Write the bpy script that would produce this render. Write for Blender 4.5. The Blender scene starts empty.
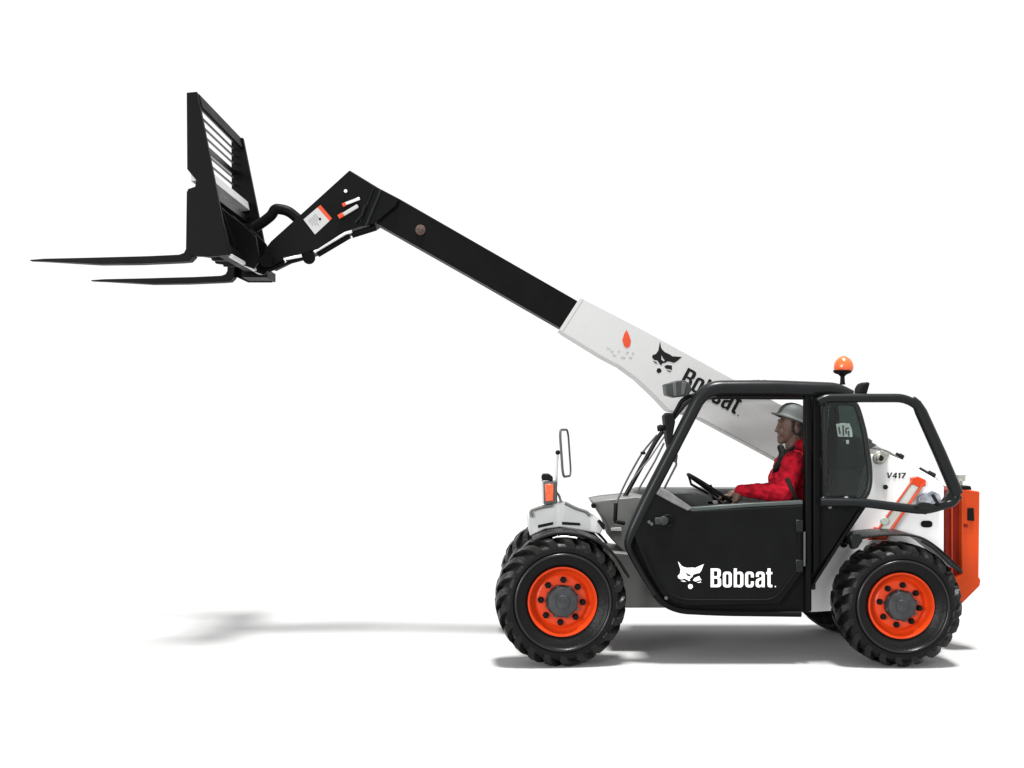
import bpy, bmesh, math, random
from mathutils import Vector, Matrix
random.seed(7)
S = bpy.context.scene
COL = S.collection
# ------------------------------------------------------------------ camera
CAM_H, CAM_D, FPX = 1.778, 7.5, 1050.0
cam_d = bpy.data.cameras.new('camera'); cam = bpy.data.objects.new('camera', cam_d); COL.objects.link(cam)
cam.location = (0, -CAM_D, CAM_H); cam.rotation_euler = (math.pi/2, 0, 0)
cam_d.sensor_width = 36; cam_d.lens = 36*FPX/1024; cam_d.shift_y = 36/1024; cam_d.shift_x = 1/1024
cam_d.clip_end = 400
S.camera = cam
# ------------------------------------------------------------------ world: even white studio
W = bpy.data.worlds.new('World'); S.world = W; W.use_nodes = True
bg = W.node_tree.nodes['Background']; bg.inputs[0].default_value = (1, 1, 1, 1); bg.inputs[1].default_value = 1.05
# ------------------------------------------------------------------ one big overhead softbox, high up
ld = bpy.data.lights.new('softbox', 'AREA'); lo = bpy.data.objects.new('softbox', ld); COL.objects.link(lo)
ld.shape = 'DISK'; ld.size = 19; ld.energy = 345000; ld.color = (1, 0.995, 0.985)
TARGET = Vector((0.5, 0.9, 0)); LDIR = Vector((0.03, -0.15, 1)).normalized()
lo.location = TARGET + LDIR*120
lo.rotation_euler = (-LDIR).to_track_quat('-Z', 'Y').to_euler()
# added fill lamp from the front left, brightens the boom behind the cab
fd = bpy.data.lights.new('front_fill', 'AREA'); fo = bpy.data.objects.new('front_fill', fd); COL.objects.link(fo)
fd.shape = 'DISK'; fd.size = 16; fd.energy = 12500
FDIR = Vector((-0.62, -0.8, 0.22)).normalized(); fo.location = TARGET + FDIR*40
fo.rotation_euler = (-FDIR).to_track_quat('-Z', 'Y').to_euler()
S.view_settings.view_transform = 'Standard'; S.view_settings.look = 'None'
S.view_settings.exposure = 0; S.view_settings.gamma = 1
S.render.engine = 'CYCLES'
try:
    S.cycles.transparent_max_bounces = 16
except Exception: pass

# ------------------------------------------------------------------ helpers
def P(px, py, y):
    "photo measurement at true depth y -> world point"
    k = (CAM_D + y)/FPX
    return Vector(((px - 511)*k, y, CAM_H - (py - 420)*k))

def s2l(c):
    c /= 255.0
    return c/12.92 if c <= .04045 else ((c + .055)/1.055)**2.4

def mat(name, col, rough=.5, metal=0., spec=.5, var=.12, vscale=6., bump=0., bscale=60., coat=0., rvar=.12):
    m = bpy.data.materials.new(name); m.use_nodes = True
    nt = m.node_tree; b = nt.nodes['Principled BSDF']
    b.inputs['Metallic'].default_value = metal
    b.inputs['Specular IOR Level'].default_value = spec
    b.inputs['Coat Weight'].default_value = coat; b.inputs['Coat Roughness'].default_value = .12
    tc = nt.nodes.new('ShaderNodeTexCoord')
    n = nt.nodes.new('ShaderNodeTexNoise'); n.inputs['Scale'].default_value = vscale; n.inputs['Detail'].default_value = 6
    nt.links.new(tc.outputs['Object'], n.inputs['Vector'])
    r = nt.nodes.new('ShaderNodeValToRGB')
    r.color_ramp.elements[0].position = .3; r.color_ramp.elements[1].position = .7
    r.color_ramp.elements[0].color = tuple(c*(1-var) for c in col) + (1,)
    r.color_ramp.elements[1].color = tuple(min(1, c*(1+var)) for c in col) + (1,)
    nt.links.new(n.outputs['Fac'], r.inputs['Fac']); nt.links.new(r.outputs['Color'], b.inputs['Base Color'])
    mr = nt.nodes.new('ShaderNodeMapRange')
    mr.inputs['To Min'].default_value = max(.02, rough - rvar); mr.inputs['To Max'].default_value = min(1, rough + rvar)
    nt.links.new(n.outputs['Fac'], mr.inputs['Value']); nt.links.new(mr.outputs['Result'], b.inputs['Roughness'])
    if bump:
        n2 = nt.nodes.new('ShaderNodeTexNoise'); n2.inputs['Scale'].default_value = bscale; n2.inputs['Detail'].default_value = 4
        nt.links.new(tc.outputs['Object'], n2.inputs['Vector'])
        bp = nt.nodes.new('ShaderNodeBump'); bp.inputs['Strength'].default_value = bump; bp.inputs['Distance'].default_value = .01
        nt.links.new(n2.outputs['Fac'], bp.inputs['Height']); nt.links.new(bp.outputs['Normal'], b.inputs['Normal'])
    return m

def glass(name, tint, gloss):
    m = bpy.data.materials.new(name); m.use_nodes = True; nt = m.node_tree
    nt.nodes.remove(nt.nodes['Principled BSDF'])
    t = nt.nodes.new('ShaderNodeBsdfTransparent'); t.inputs[0].default_value = tint + (1,)
    g = nt.nodes.new('ShaderNodeBsdfGlossy'); g.inputs['Roughness'].default_value = .03
    mx = nt.nodes.new('ShaderNodeMixShader'); mx.inputs[0].default_value = gloss
    nt.links.new(t.outputs[0], mx.inputs[1]); nt.links.new(g.outputs[0], mx.inputs[2])
    nt.links.new(mx.outputs[0], nt.nodes['Material Output'].inputs[0])
    return m

M = dict(
    black=mat('black_paint', (.0034, .0035, .0036), .45, spec=.045, bump=.06, bscale=90),
    satin=mat('satin_black_steel', (.006, .0072, .0075), .3, spec=.17, bump=.04, bscale=120),
    door=mat('dark_door_plastic', (.0048, .005, .005), .5, spec=.05, bump=.15, bscale=220),
    rubber=mat('tyre_rubber', (.004, .004, .0042), .36, spec=.12, bump=.3, bscale=45, var=.25),
    lug=mat('dusty_tread_rubber', (.005, .0049, .0047), .36, spec=.2, var=.5, vscale=18, bump=.3, bscale=45),
    gloss_rubber=mat('glossy_rubber', (.005, .005, .005), .25, spec=.35, rvar=.04),
    gloss=mat('glossy_black_plastic', (.0035, .0035, .004), .27, spec=.12, var=.2),
    soot=mat('black_plastic', (.004, .004, .004), .6, spec=.1),
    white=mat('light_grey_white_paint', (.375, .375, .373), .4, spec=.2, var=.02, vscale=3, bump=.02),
    whiter=mat('lit_white_paint', (.74, .745, .745), .4, spec=.3, var=.03, vscale=4, bump=.02),  # same white as the boom, its stronger light put into a brighter tone
    panel=mat('silver_panel', (.42, .425, .425), .4, spec=.4, var=.08, vscale=5),
    grey=mat('grey_paint', (.10, .101, .096), .45, spec=.3, var=.12, vscale=4),
    dgrey=mat('dark_grey_paint', (.055, .058, .058), .5, spec=.25, var=.2),
    dash=mat('dash_plastic', (.02, .023, .022), .5, spec=.25, var=.3),
    orange=mat('orange_paint', (.50, .037, .005), .24, spec=.25, coat=.0, var=.06, bump=.03),
    tail=mat('orange_cover_paint', (.45, .046, .007), .4, spec=.14, coat=.0, var=.05, bump=.03),
    dred=mat('dark_red_grille', (.15, .010, .006), .5, spec=.12, var=.2),
    hub=mat('dark_hub_steel', (.028, .029, .031), .45, spec=.4, metal=.3, var=.35, vscale=14, bump=.2, bscale=40),
    steel=mat('bright_steel', (.75, .75, .74), .25, metal=1, var=.1),
    mirror=mat('mirror_glass', (.95, .95, .95), .05, metal=1, var=0, rvar=.01),
    lamp=mat('amber_lens', (.66, .085, .010), .25, spec=.5, coat=.4, var=.12, vscale=25),
    indicator=mat('red_amber_lens', (.55, .075, .02), .3, spec=.4, coat=.2, var=.3, vscale=60),
    decal=mat('decal_white', (.34, .345, .34), .5, spec=.2, var=.02),
    decal_grey=mat('decal_grey_print', (.22, .22, .22), .6, spec=.1),
    letter=mat('white_lettering', (.72, .72, .70), .5, spec=.2, var=.02),
    ink=mat('black_lettering', (.006, .006, .006), .6, spec=.1),
    flame=mat('orange_decal', (.44, .05, .016), .5, spec=.2, var=.05),
    sticker=mat('pale_green_sticker', (.20, .25, .225), .5, spec=.2, var=.2, vscale=40),
    brown=mat('worn_pin_steel', (.06, .035, .025), .6, spec=.2, var=.4, vscale=40),
    floor=mat('studio_floor_white', (.342, .342, .342), .9, spec=0., var=.01, vscale=.5),
    skin=mat('skin', (.075, .043, .032), .5, spec=.2, var=.12, vscale=30),
    skin_eye=mat('eye', (.05, .04, .035), .35, spec=.3),
    hair=mat("dark_hair", (.022, .019, .017), .8, spec=.08, var=.4, vscale=80),
    jacket=mat('red_jacket_cloth', (.23, .005, .012), .9, spec=.05, var=.45, vscale=22, bump=.6, bscale=24),
    trousers=mat('dark_trouser_cloth', (.03, .033, .04), .85, spec=.1, var=.2, bump=.4),
    boot=mat('boot_leather', (.02, .017, .015), .6, spec=.2),
    hat=mat('pale_grey_hat', (.075, .081, .078), .55, spec=.25, var=.1, vscale=12),
    seat=mat('seat_vinyl', (.012, .012, .013), .6, spec=.2, bump=.3),
    clear=glass('clear_glass', (.985, .99, .988), .008),
)
M['tint'] = glass('dark_tinted_glass', (.15, .20, .185), .016)

ROOT = None
def link(name, me, m=None, parent=None, bev=0, smooth=35, segs=2):
    o = bpy.data.objects.new(name, me); COL.objects.link(o)
    if m is not None: me.materials.append(m)
    if parent is not None:
        o.parent = parent
        pm = Matrix.Identity(4); q = parent
        pm = WM(parent)
        o.matrix_parent_inverse = pm.inverted()
    if bev:
        md = o.modifiers.new('edge', 'BEVEL'); md.width = bev; md.segments = segs; md.limit_method = 'ANGLE'
        md.angle_limit = math.radians(35); md.harden_normals = False
    me.shade_smooth(); me.set_sharp_from_angle(angle=math.radians(smooth))
    return o
def WM(o):
    m = Matrix.LocRotScale(o.location, o.rotation_euler, o.scale)
    if o.parent is not None: m = WM(o.parent) @ o.matrix_parent_inverse @ m
    return m
def mesh_from(bm, name='mesh', doubles=False):
    if doubles: bmesh.ops.remove_doubles(bm, verts=bm.verts, dist=1e-5)
    bmesh.ops.recalc_face_normals(bm, faces=bm.faces)
    me = bpy.data.meshes.new(name); bm.to_mesh(me); bm.free(); return me
def obj(name, bm, m, parent=None, bev=0, smooth=35, segs=2):
    return link(name, mesh_from(bm, name), m, parent, bev, smooth, segs)

def add_prism(bm, pts3, d):
    "closed outline of 3D points extruded along vector d"
    a = [bm.verts.new(p) for p in pts3]; b = [bm.verts.new(p + d) for p in pts3]
    n = len(a)
    f1 = bm.faces.new(a); f2 = bm.faces.new(list(reversed(b)))
    for i in range(n):
        j = (i+1) % n
        bm.faces.new((a[j], a[i], b[i], b[j]))
def plate(name, pts, y0, y1, m, parent=None, bev=.006, yr=None, segs=2, smooth=35):
    bm = bmesh.new(); yr = y0 if yr is None else yr
    p3 = [P(x, y, yr) for x, y in pts]
    for p in p3: p.y = y0
    add_prism(bm, p3, Vector((0, y1 - y0, 0)))
    return obj(name, bm, m, parent, bev, smooth, segs)
def add_plate(bm, pts, y0, y1, yr=None):
    yr = y0 if yr is None else yr
    p3 = [P(x, y, yr) for x, y in pts]
    for p in p3: p.y = y0
    add_prism(bm, p3, Vector((0, y1 - y0, 0)))
def add_box(bm, c, s, rot=None):
    r = bmesh.ops.create_cube(bm, size=1)
    mt = Matrix.Translation(c) @ (rot.to_4x4() if rot is not None else Matrix.Identity(4)) @ Matrix.Diagonal((s[0], s[1], s[2], 1))
    bmesh.ops.transform(bm, matrix=mt, verts=r['verts'])
def add_beam(bm, a, b, w, h, up=Vector((0, 1, 0))):
    "rectangular bar from a to b; w across 'up', h along 'up'"
    d = (b - a); L = d.length; d.normalize()
    s = d.cross(up).normalized(); u = s.cross(d).normalized()
    add_box(bm, (a + b)/2, (L, w, h), Matrix((d, s, u)).transposed())
def fillet(pts, r, n=6, closed=False):
    out = []; N = len(pts)
    for i, p in enumerate(pts):
        if not closed and i in (0, N-1): out.append(p.copy()); continue
        a = pts[i-1] - p; b = pts[(i+1) % N] - p
        rr = min(r, a.length*.48, b.length*.48)
        p0 = p + a.normalized()*rr; p1 = p + b.normalized()*rr
        for k in range(n+1):
            t = k/n
            out.append(p0*(1-t)**2 + p*2*t*(1-t) + p1*t**2)
    return out
def add_tube(bm, pts, r, n=12, closed=False, cap=True):
    N = len(pts); rad = r if isinstance(r, (list, tuple)) else [r]*N
    T = []
    for i in range(N):
        a = pts[i-1] if (i > 0 or closed) else pts[i]
        b = pts[(i+1) % N] if (i < N-1 or closed) else pts[i]
        T.append((b - a).normalized())
    ref = Vector((0, 1, 0)) if abs(T[0].y) < .9 else Vector((0, 0, 1))
    nrm = (ref - T[0]*ref.dot(T[0])).normalized(); rings = []
    for i in range(N):
        nrm = (nrm - T[i]*nrm.dot(T[i])).normalized(); bn = T[i].cross(nrm)
        rings.append([bm.verts.new(pts[i] + (nrm*math.cos(2*math.pi*k/n) + bn*math.sin(2*math.pi*k/n))*rad[i]) for k in range(n)])
    for i in range(N if closed else N-1):
        A, B = rings[i], rings[(i+1) % N]
        for k in range(n):
            bm.faces.new((A[k], A[(k+1) % n], B[(k+1) % n], B[k]))
    if cap and not closed:
        bm.faces.new(rings[0]); bm.faces.new(list(reversed(rings[-1])))
def tube(name, pts, r, m, parent=None, fr=0, n=12, closed=False):
    bm = bmesh.new()
    if fr: pts = fillet(pts, fr, closed=closed)
    add_tube(bm, pts, r, n, closed); return obj(name, bm, m, parent, smooth=50)
def add_lathe(bm, prof, n=48, axis='Y', c=Vector((0, 0, 0))):
    "prof: list of (axial, radius)"
    rings = []
    for a, r in prof:
        if r < 1e-5:
            rings.append([bm.verts.new(c + (Vector((0, a, 0)) if axis == 'Y' else Vector((0, 0, a))))]); continue
        ring = []
        for k in range(n):
            t = 2*math.pi*k/n
            v = Vector((r*math.cos(t), a, r*math.sin(t))) if axis == 'Y' else Vector((r*math.cos(t), r*math.sin(t), a))
            ring.append(bm.verts.new(c + v))
        rings.append(ring)
    for A, B in zip(rings, rings[1:]):
        if len(A) == 1 and len(B) == 1: continue
        for k in range(n):
            j = (k+1) % n
            if len(A) == 1: bm.faces.new((A[0], B[j], B[k]))
            elif len(B) == 1: bm.faces.new((A[k], A[j], B[0]))
            else: bm.faces.new((A[k], A[j], B[j], B[k]))
def disc(name, c, r, t, m, parent, n=20, bev=.003):
    bm = bmesh.new(); add_lathe(bm, [(-t, 0), (-t, r*.9), (-t*.8, r), (0, r), (0, 0)], n, 'Y', c)
    return obj(name, bm, m, parent)
def setp(o, label=None, cat=None, group=None, kind=None):
    if label: o['label'] = label
    if cat: o['category'] = cat
    if group: o['group'] = group
    if kind: o['kind'] = kind
    return o
def rr(x0, y0, x1, y1, r, n=5):
    out = []
    for cx, cy, a0 in ((x1-r, y1-r, 0), (x0+r, y1-r, 90), (x0+r, y0+r, 180), (x1-r, y0+r, 270)):
        for k in range(n+1):
            t = math.radians(a0 + 90*k/n); out.append((cx + r*math.cos(t), cy + r*math.sin(t)))
    return out
def poly_mesh(name, loops, o, ux, uz, m, parent, thick=.0015):
    "flat cut-out lettering: loops in (u,v), laid on the plane o + u*ux + v*uz, facing -Y"
    cu = bpy.data.curves.new(name, 'CURVE'); cu.dimensions = '2D'; cu.fill_mode = 'BOTH'
    for L in loops:
        sp = cu.splines.new('POLY'); sp.points.add(len(L)-1); sp.use_cyclic_u = True
        for p, (u, v) in zip(sp.points, L): p.co = (u, v, 0, 1)
    tmp = bpy.data.objects.new(name, cu); COL.objects.link(tmp)
    dg = bpy.context.evaluated_depsgraph_get(); dg.update()
    me = bpy.data.meshes.new_from_object(tmp.evaluated_get(dg))
    bpy.data.objects.remove(tmp); bpy.data.curves.remove(cu)
    bm = bmesh.new(); bm.from_mesh(me)
    for v in bm.verts: v.co = o + ux*v.co.x + uz*v.co.y
    r = bmesh.ops.extrude_face_region(bm, geom=list(bm.faces))
    for e in r['geom']:
        if isinstance(e, bmesh.types.BMVert): e.co.y -= thick
    bm2 = bm.copy(); bm.free(); bpy.data.meshes.remove(me)
    return obj(name, bm2, m, parent, smooth=20)

GLY = {
 'B': [[(0,0),(0,1),(.38,1),(.5,.96),(.55,.87),(.55,.66),(.52,.57),(.45,.52),(.53,.47),(.57,.38),(.57,.13),(.52,.04),(.41,0)],
       [(.175,.59),(.175,.86),(.32,.86),(.365,.82),(.365,.63),(.32,.59)], [(.175,.14),(.175,.46),(.33,.46),(.385,.41),(.385,.19),(.33,.14)]],
 'o': [rr(0,-.01,.48,.83,.17), rr(.165,.12,.315,.70,.07)],
 'b': [[(0,0),(0,1),(.165,1),(.165,.79),(.24,.83),(.38,.83),(.47,.78),(.52,.67),(.52,.14),(.47,.04),(.38,-.01),(.24,-.01),(.165,.03),(.15,0)], rr(.165,.12,.355,.70,.07)],
 'c': [[(.475,.52),(.475,.68),(.43,.78),(.33,.83),(.15,.83),(.05,.78),(0,.68),(0,.14),(.05,.04),(.15,-.01),(.33,-.01),(.43,.04),(.475,.14),(.475,.31),
        (.315,.31),(.315,.17),(.285,.12),(.2,.12),(.165,.17),(.165,.65),(.2,.70),(.285,.70),(.315,.65),(.315,.52)]],
 'a': [[(.015,.55),(.015,.69),(.06,.79),(.16,.83),(.34,.83),(.44,.79),(.49,.69),(.49,0),(.335,0),(.325,.06),(.23,-.01),(.11,-.01),(.03,.04),(0,.12),(0,.32),(.05,.42),(.325,.54),
        (.325,.66),(.295,.70),(.21,.70),(.175,.66),(.175,.55)], [(.16,.15),(.16,.31),(.325,.42),(.325,.17),(.27,.12),(.2,.12)]],
 't': [[(.07,.12),(.07,.69),(0,.69),(0,.81),(.07,.81),(.07,1),(.235,1),(.235,.81),(.33,.81),(.33,.69),(.235,.69),(.235,.17),(.265,.13),(.33,.13),(.33,0),(.19,-.01),(.1,.03)]],
 '.': [rr(0,0,.07,.07,.03)],
 'V': [[(0,1),(.26,0),(.46,0),(.86,1),(.64,1),(.38,.27),(.22,1)]],
 '4': [[(.38,0),(.38,.2),(0,.2),(0,.4),(.42,1),(.6,1),(.6,.38),(.72,.38),(.72,.2),(.6,.2),(.6,0)], [(.2,.38),(.38,.38),(.38,.68)]],
 '1': [[(.2,0),(.2,.72),(.05,.66),(.05,.84),(.28,1),(.42,1),(.42,0)]],
 '7': [[(.1,0),(.46,.8),(0,.8),(0,1),(.72,1),(.72,.82),(.34,0)]],
}
def word(spec):
    out = []
    for ch, x in spec:
        for L in GLY[ch]: out.append([(u + x, v) for u, v in L])
    return out
NAME = word([('B', 0), ('o', .66), ('b', 1.25), ('c', 1.86), ('a', 2.43), ('t', 3.0), ('.', 3.46)])
MODEL = word([('V', 0), ('4', .95), ('1', 1.75), ('7', 2.3)])
def px_loops(loops):   # emblem outline, head about 2.0 wide
    return [[((x - 225)/100, (190 - y)/100) for x, y in L] for L in loops]
EMBLEM = px_loops([
 [(130,82),(143,96),(158,116),(176,125),(198,130),(238,128),(258,131),(276,122),(320,103),(310,128),(302,150),(288,168),(264,172),(243,180),(236,196),(226,202),(216,216),(222,224),(210,226),(196,217),(176,208),(158,216),(133,206),(129,190),(146,172),(150,142)],
 [(184,158),(204,174),(226,183),(218,193),(199,188)],
 [(240,222),(252,204),(266,198),(287,190),(293,204),(304,220),(282,222),(262,231)],
 [(204,258),(218,248),(236,253),(241,270),(226,286),(208,279)],
 [(150,226),(176,222),(192,232),(168,231)], [(268,236),(296,230),(303,236),(282,240)]])

# ================================================================== FLOOR
bm = bmesh.new(); add_lathe(bm, [(0, 0), (0, 6), (0, 14), (0, 34)], 96, 'Z', Vector((.5, .9, 0)))
fl = obj('floor', bm, M['floor']); setp(fl, 'seamless white studio floor under the telehandler', kind='structure')

# ================================================================== TELEHANDLER
T = bpy.data.objects.new('telehandler', None); COL.objects.link(T); T.location = (1.6, .82, 0)
setp(T, 'black and white telehandler with raised boom, pallet forks and orange wheel rims', 'telehandler')

# ---------------------------------------------------------------- wheels
def tyre_bm():
    bm = bmesh.new()
    prof = [(.075,.232),(.055,.238),(.045,.25),(.03,.275),(.014,.302),(.010,.318),(.004,.324),(-.004,.330),(-.004,.337),(.009,.346),(.004,.354),(.004,.372),(.014,.393),(.032,.410),(.06,.422),(.11,.427),(.16,.429)]
    prof += [(.32 - a, r) for a, r in reversed(prof[:-1])]
    add_lathe(bm, prof, 96)
    bm.faces.ensure_lookup_table(); nb = len(bm.faces)
    NL = 21
    sec = [(.008,.378,.006),(.014,.398,.022),(.032,.412,.038),(.07,.424,.037),(.12,.429,.034),(.178,.431,.031)]
    for side in (0, 1):
        for k in range(NL):
            a0 = 2*math.pi*(k + .5*side)/NL
            rows = []
            for i, (yy, r, h) in enumerate(sec):
                ang = a0 + (.0 if i < 2 else .075*(i-1))*(1 if side == 0 else 1)
                hw = (.033 if i > 1 else .030)/r
                # outward direction blends from sidewall (-y) to radial
                w = min(1, i/2.2)
                yo = yy - h*(1-w)*.75; ro = r + h*(.35 + .65*w)
                row = []
                for (aa, rad, yv, sh) in ((ang-hw, r-.012, yy+.004, 0), (ang+hw, r-.012, yy+.004, 0), (ang+hw*.78, ro, yo, 1), (ang-hw*.78, ro, yo, 1)):
                    yy2 = yv if side == 0 else .32 - yv
                    row.append(bm.verts.new((rad*math.cos(aa), yy2, rad*math.sin(aa))))
                rows.append(row)
            for A, B in zip(rows, rows[1:]):
                for q in range(4):
                    bm.faces.new((A[q], A[(q+1) % 4], B[(q+1) % 4], B[q]))
            bm.faces.new(rows[0]); bm.faces.new(list(reversed(rows[-1])))
    bm.faces.ensure_lookup_table()
    for f in list(bm.faces)[nb:]: f.material_index = 1
    return bm
def make_wheel():
    bm = bmesh.new()
    prof = [(.072,.238),(.038,.247),(.031,.244),(.030,.235),(.040,.228),(.066,.222),(.088,.216),(.094,.208),(.102,.200),(.098,.190),(.084,.178),(.080,.165),(.080,.10),(.080,0)]
    add_lathe(bm, prof, 72)
    add_lathe(bm, [(.25,.232),(.282,.24),(.288,.237),(.27,.215),(.2,.2),(.16,.19),(.16,0)], 48)
    w = obj('wheel', bm, M['orange'], T, smooth=40)
    ty = obj('tyre', tyre_bm(), M['rubber'], w, smooth=32); ty.data.materials.append(M['lug'])
    bm = bmesh.new(); add_lathe(bm, [(.08,.114),(.05,.112),(.03,.108),(.018,.100),(.014,.088),(.014,.05),(.006,.046),(.004,.03),(.004,0)], 40)
    for k in range(8):
        a = math.radians(45*k + 22); add_box(bm, Vector((.105*math.cos(a), .045, .105*math.sin(a))), (.03, .04, .022), Matrix.Rotation(-a, 3, 'Y'))
    hb = obj('hub', bm, M['hub'], w)
    for k in range(8):
        a = math.radians(45*k)
        bm = bmesh.new(); add_lathe(bm, [(.082,.024),(.068,.024),(.064,.018),(.048,.016),(.046,0)], 6, 'Y', Vector((.150*math.cos(a), 0, .150*math.sin(a))))
        obj('lug_nut', bm, M['soot'], w, smooth=20)
    bm = bmesh.new(); add_tube(bm, [Vector((.334*math.cos(t), .001, .334*math.sin(t))) for t in [2*math.pi*q/90 for q in range(90)]], .010, 10, closed=True)
    obj('sidewall_ring', bm, M['gloss_rubber'], w, smooth=80)
    return w
wheel0 = make_wheel()
def kids(o): return [c for c in bpy.data.objects if c.parent == o]
def copy_wheel():
    c = wheel0.copy(); COL.objects.link(c); c.parent = T
    for ch in wheel_kids:
        d = ch.copy(); COL.objects.link(d); d.parent = c
    return c
wheel_kids = kids(wheel0)
def place_wheel(w, x, y, steer, spin, flip=False):
    rot = Matrix.Rotation(math.radians(steer) + (math.pi if flip else 0), 4, 'Z') @ Matrix.Rotation(math.radians(spin), 4, 'Y')
    w.matrix_parent_inverse = Matrix.Translation(-Vector(T.location))
    k = 1.025 if x == XF else .968; w.scale = (k, 1, k)
    loc = Vector((x, y, .459*k)); w.rotation_mode = 'XYZ'
    w.location = loc; w.rotation_euler = rot.to_euler()
XF, XR = .374, 2.802
place_wheel(wheel0, XF, .012, 5.5, 4)
for (x, y, st, sp, fp) in ((XR, 0, 0, 9, False), (XF, 1.50, 5.5, 13, True), (XR, 1.50, 0, 31, True)):
    place_wheel(copy_wheel(), x, y, st, sp, fp)
# axles
for nm, x in (('axle', XF), ('axle', XR)):
    bm = bmesh.new(); add_tube(bm, [Vector((x, .12, .459)), Vector((x, .4, .459)), Vector((x, .6, .46)), Vector((x, .82, .47)), Vector((x, 1.0, .46)), Vector((x, 1.16, .459)), Vector((x, 1.38, .459))], [.075, .075, .09, .16, .09, .075, .075], 20)
    obj(nm, bm, M['dgrey'], T)

# ---------------------------------------------------------------- chassis
plate('chassis', [(610,552),(655,556),(700,560),(815,560),(870,560),(940,560),(944,590),(935,600),(870,604),(812,606),(700,608),(626,608),(612,600)], .52, 1.15, M['grey'], T, .01, yr=.52)
bm = bmesh.new()   # underbody crossmembers keep light from passing straight through under the machine
add_plate(bm, [(640,560),(800,560),(800,606),(650,602)], 1.2, 1.4, yr=1.2)
obj('underframe', bm, M['dgrey'], T, .01)
# white side tower carrying the boom pivot
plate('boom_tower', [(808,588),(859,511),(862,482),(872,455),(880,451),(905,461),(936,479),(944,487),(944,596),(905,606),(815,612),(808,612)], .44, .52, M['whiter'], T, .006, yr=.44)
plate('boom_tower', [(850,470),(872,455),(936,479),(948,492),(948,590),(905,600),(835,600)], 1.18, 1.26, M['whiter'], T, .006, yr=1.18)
tw = bpy.data.objects['boom_tower']
for (px, py, r) in ((843.5,543.5,.031),(885.2,487,.018)):
    disc('rivet', P(px, py, .438), r, .012, M['soot'], tw)
bm = bmesh.new(); p = P(926.5, 524, .436)
add_prism(bm, [p + Vector((u*.042, -.006, v*.026)) for u, v in [(math.copysign(abs(math.cos(t))**.7, math.cos(t)), math.copysign(abs(math.sin(t))**.7, math.sin(t))) for t in [2*math.pi*k/24 for k in range(24)]]], Vector((0, .012, 0)))
obj('access_plug', bm, M['soot'], tw)
o = P(886.5, 478, .437); sc = .042
poly_mesh('model_lettering', MODEL, o, Vector((sc*1.12, 0, -sc*.02)), Vector((sc*.12, 0, sc)), M['ink'], tw)
# hydraulic fittings along the top edge of the tower
bm = bmesh.new(); add_plate(bm, [(868,440),(877,445),(871,449)], .5, .6); add_plate(bm, [(866,436),(873,441),(868,446)], .5, .56)
obj('boom_hose_clip', bm, M['dgrey'], T, .004)
bm = bmesh.new(); c = P(879.5, 458, .43); add_lathe(bm, [(-.03,0),(-.03,.022),(-.028,.03),(-.015,.032),(-.015,.046),(0,.05),(.08,.05)], 24, 'Y', c)
add_plate(bm, [(882,450),(890,455),(884,463),(877,462)], .40, .44)
obj('hose_fitting', bm, mat('olive_grey_steel', (.30,.30,.26), .4, metal=.3, var=.3, vscale=30), T, .003)
bm = bmesh.new(); add_tube(bm, [P(896,454.5,.5), P(899,456,.5)], .018, 12); add_tube(bm, [P(899,456,.5), P(902.5,458,.5)], .024, 12)
obj('grease_fitting', bm, M['soot'], T)
bm = bmesh.new(); add_tube(bm, [P(919.5,469,.5), P(929,474.5,.5)], .016, 12); add_tube(bm, [P(928,473.5,.5), P(934,476.5,.5)], .026, 12)
obj('pivot_pin', bm, M['soot'], T)
tube('hydraulic_hose', [P(872,448,.47), P(886,450,.47), P(900,459,.46), P(916,470,.46)], .006, M['grey'], T, fr=.05)
# lift cylinder: pale barrel between two red edged plates
lc = plate('lift_cylinder', [(913,481),(921,484),(885,536),(873,536)], .405, .43, mat('pale_green_grey_steel', (.58,.61,.58), .4, var=.08), T, .003, yr=.405)
bm = bmesh.new(); add_beam(bm, P(912.5,480.5,.395), P(872,538,.395), .012, .02); obj('red_side_bar', bm, M['flame'], lc, .003); bm = bmesh.new(); add_beam(bm, P(923,484,.395), P(886,538,.395), .014, .026)
obj('red_side_bar', bm, M['flame'], lc, .003)
plate('red_end_cap', [(912,478),(918,476.5),(926,480),(926,486),(921,488),(912,484)], .385, .43, M['orange'], lc, .004, yr=.385)
plate('red_foot', [(868,540),(876,527),(889,534),(887,540)], .39, .43, M['flame'], lc, .004, yr=.39)
disc('barrel_plug', P(884, 521, .403), .03, .02, mat('pale_sage_steel', (.33,.37,.33), .35, var=.2), lc)
bm = bmesh.new(); add_beam(bm, P(911,472,.47), P(938,489,.47), .05, .05)
obj('cylinder_bracket', bm, M['dgrey'], T, .006)
plate('valve_block', [(919,497),(931,490),(940,494),(942,505),(928,508),(918,504)], .40, .44, mat('blue_grey_steel', (.25,.26,.30), .35, metal=.2, var=.5, vscale=25), T, .006, yr=.40)

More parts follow.
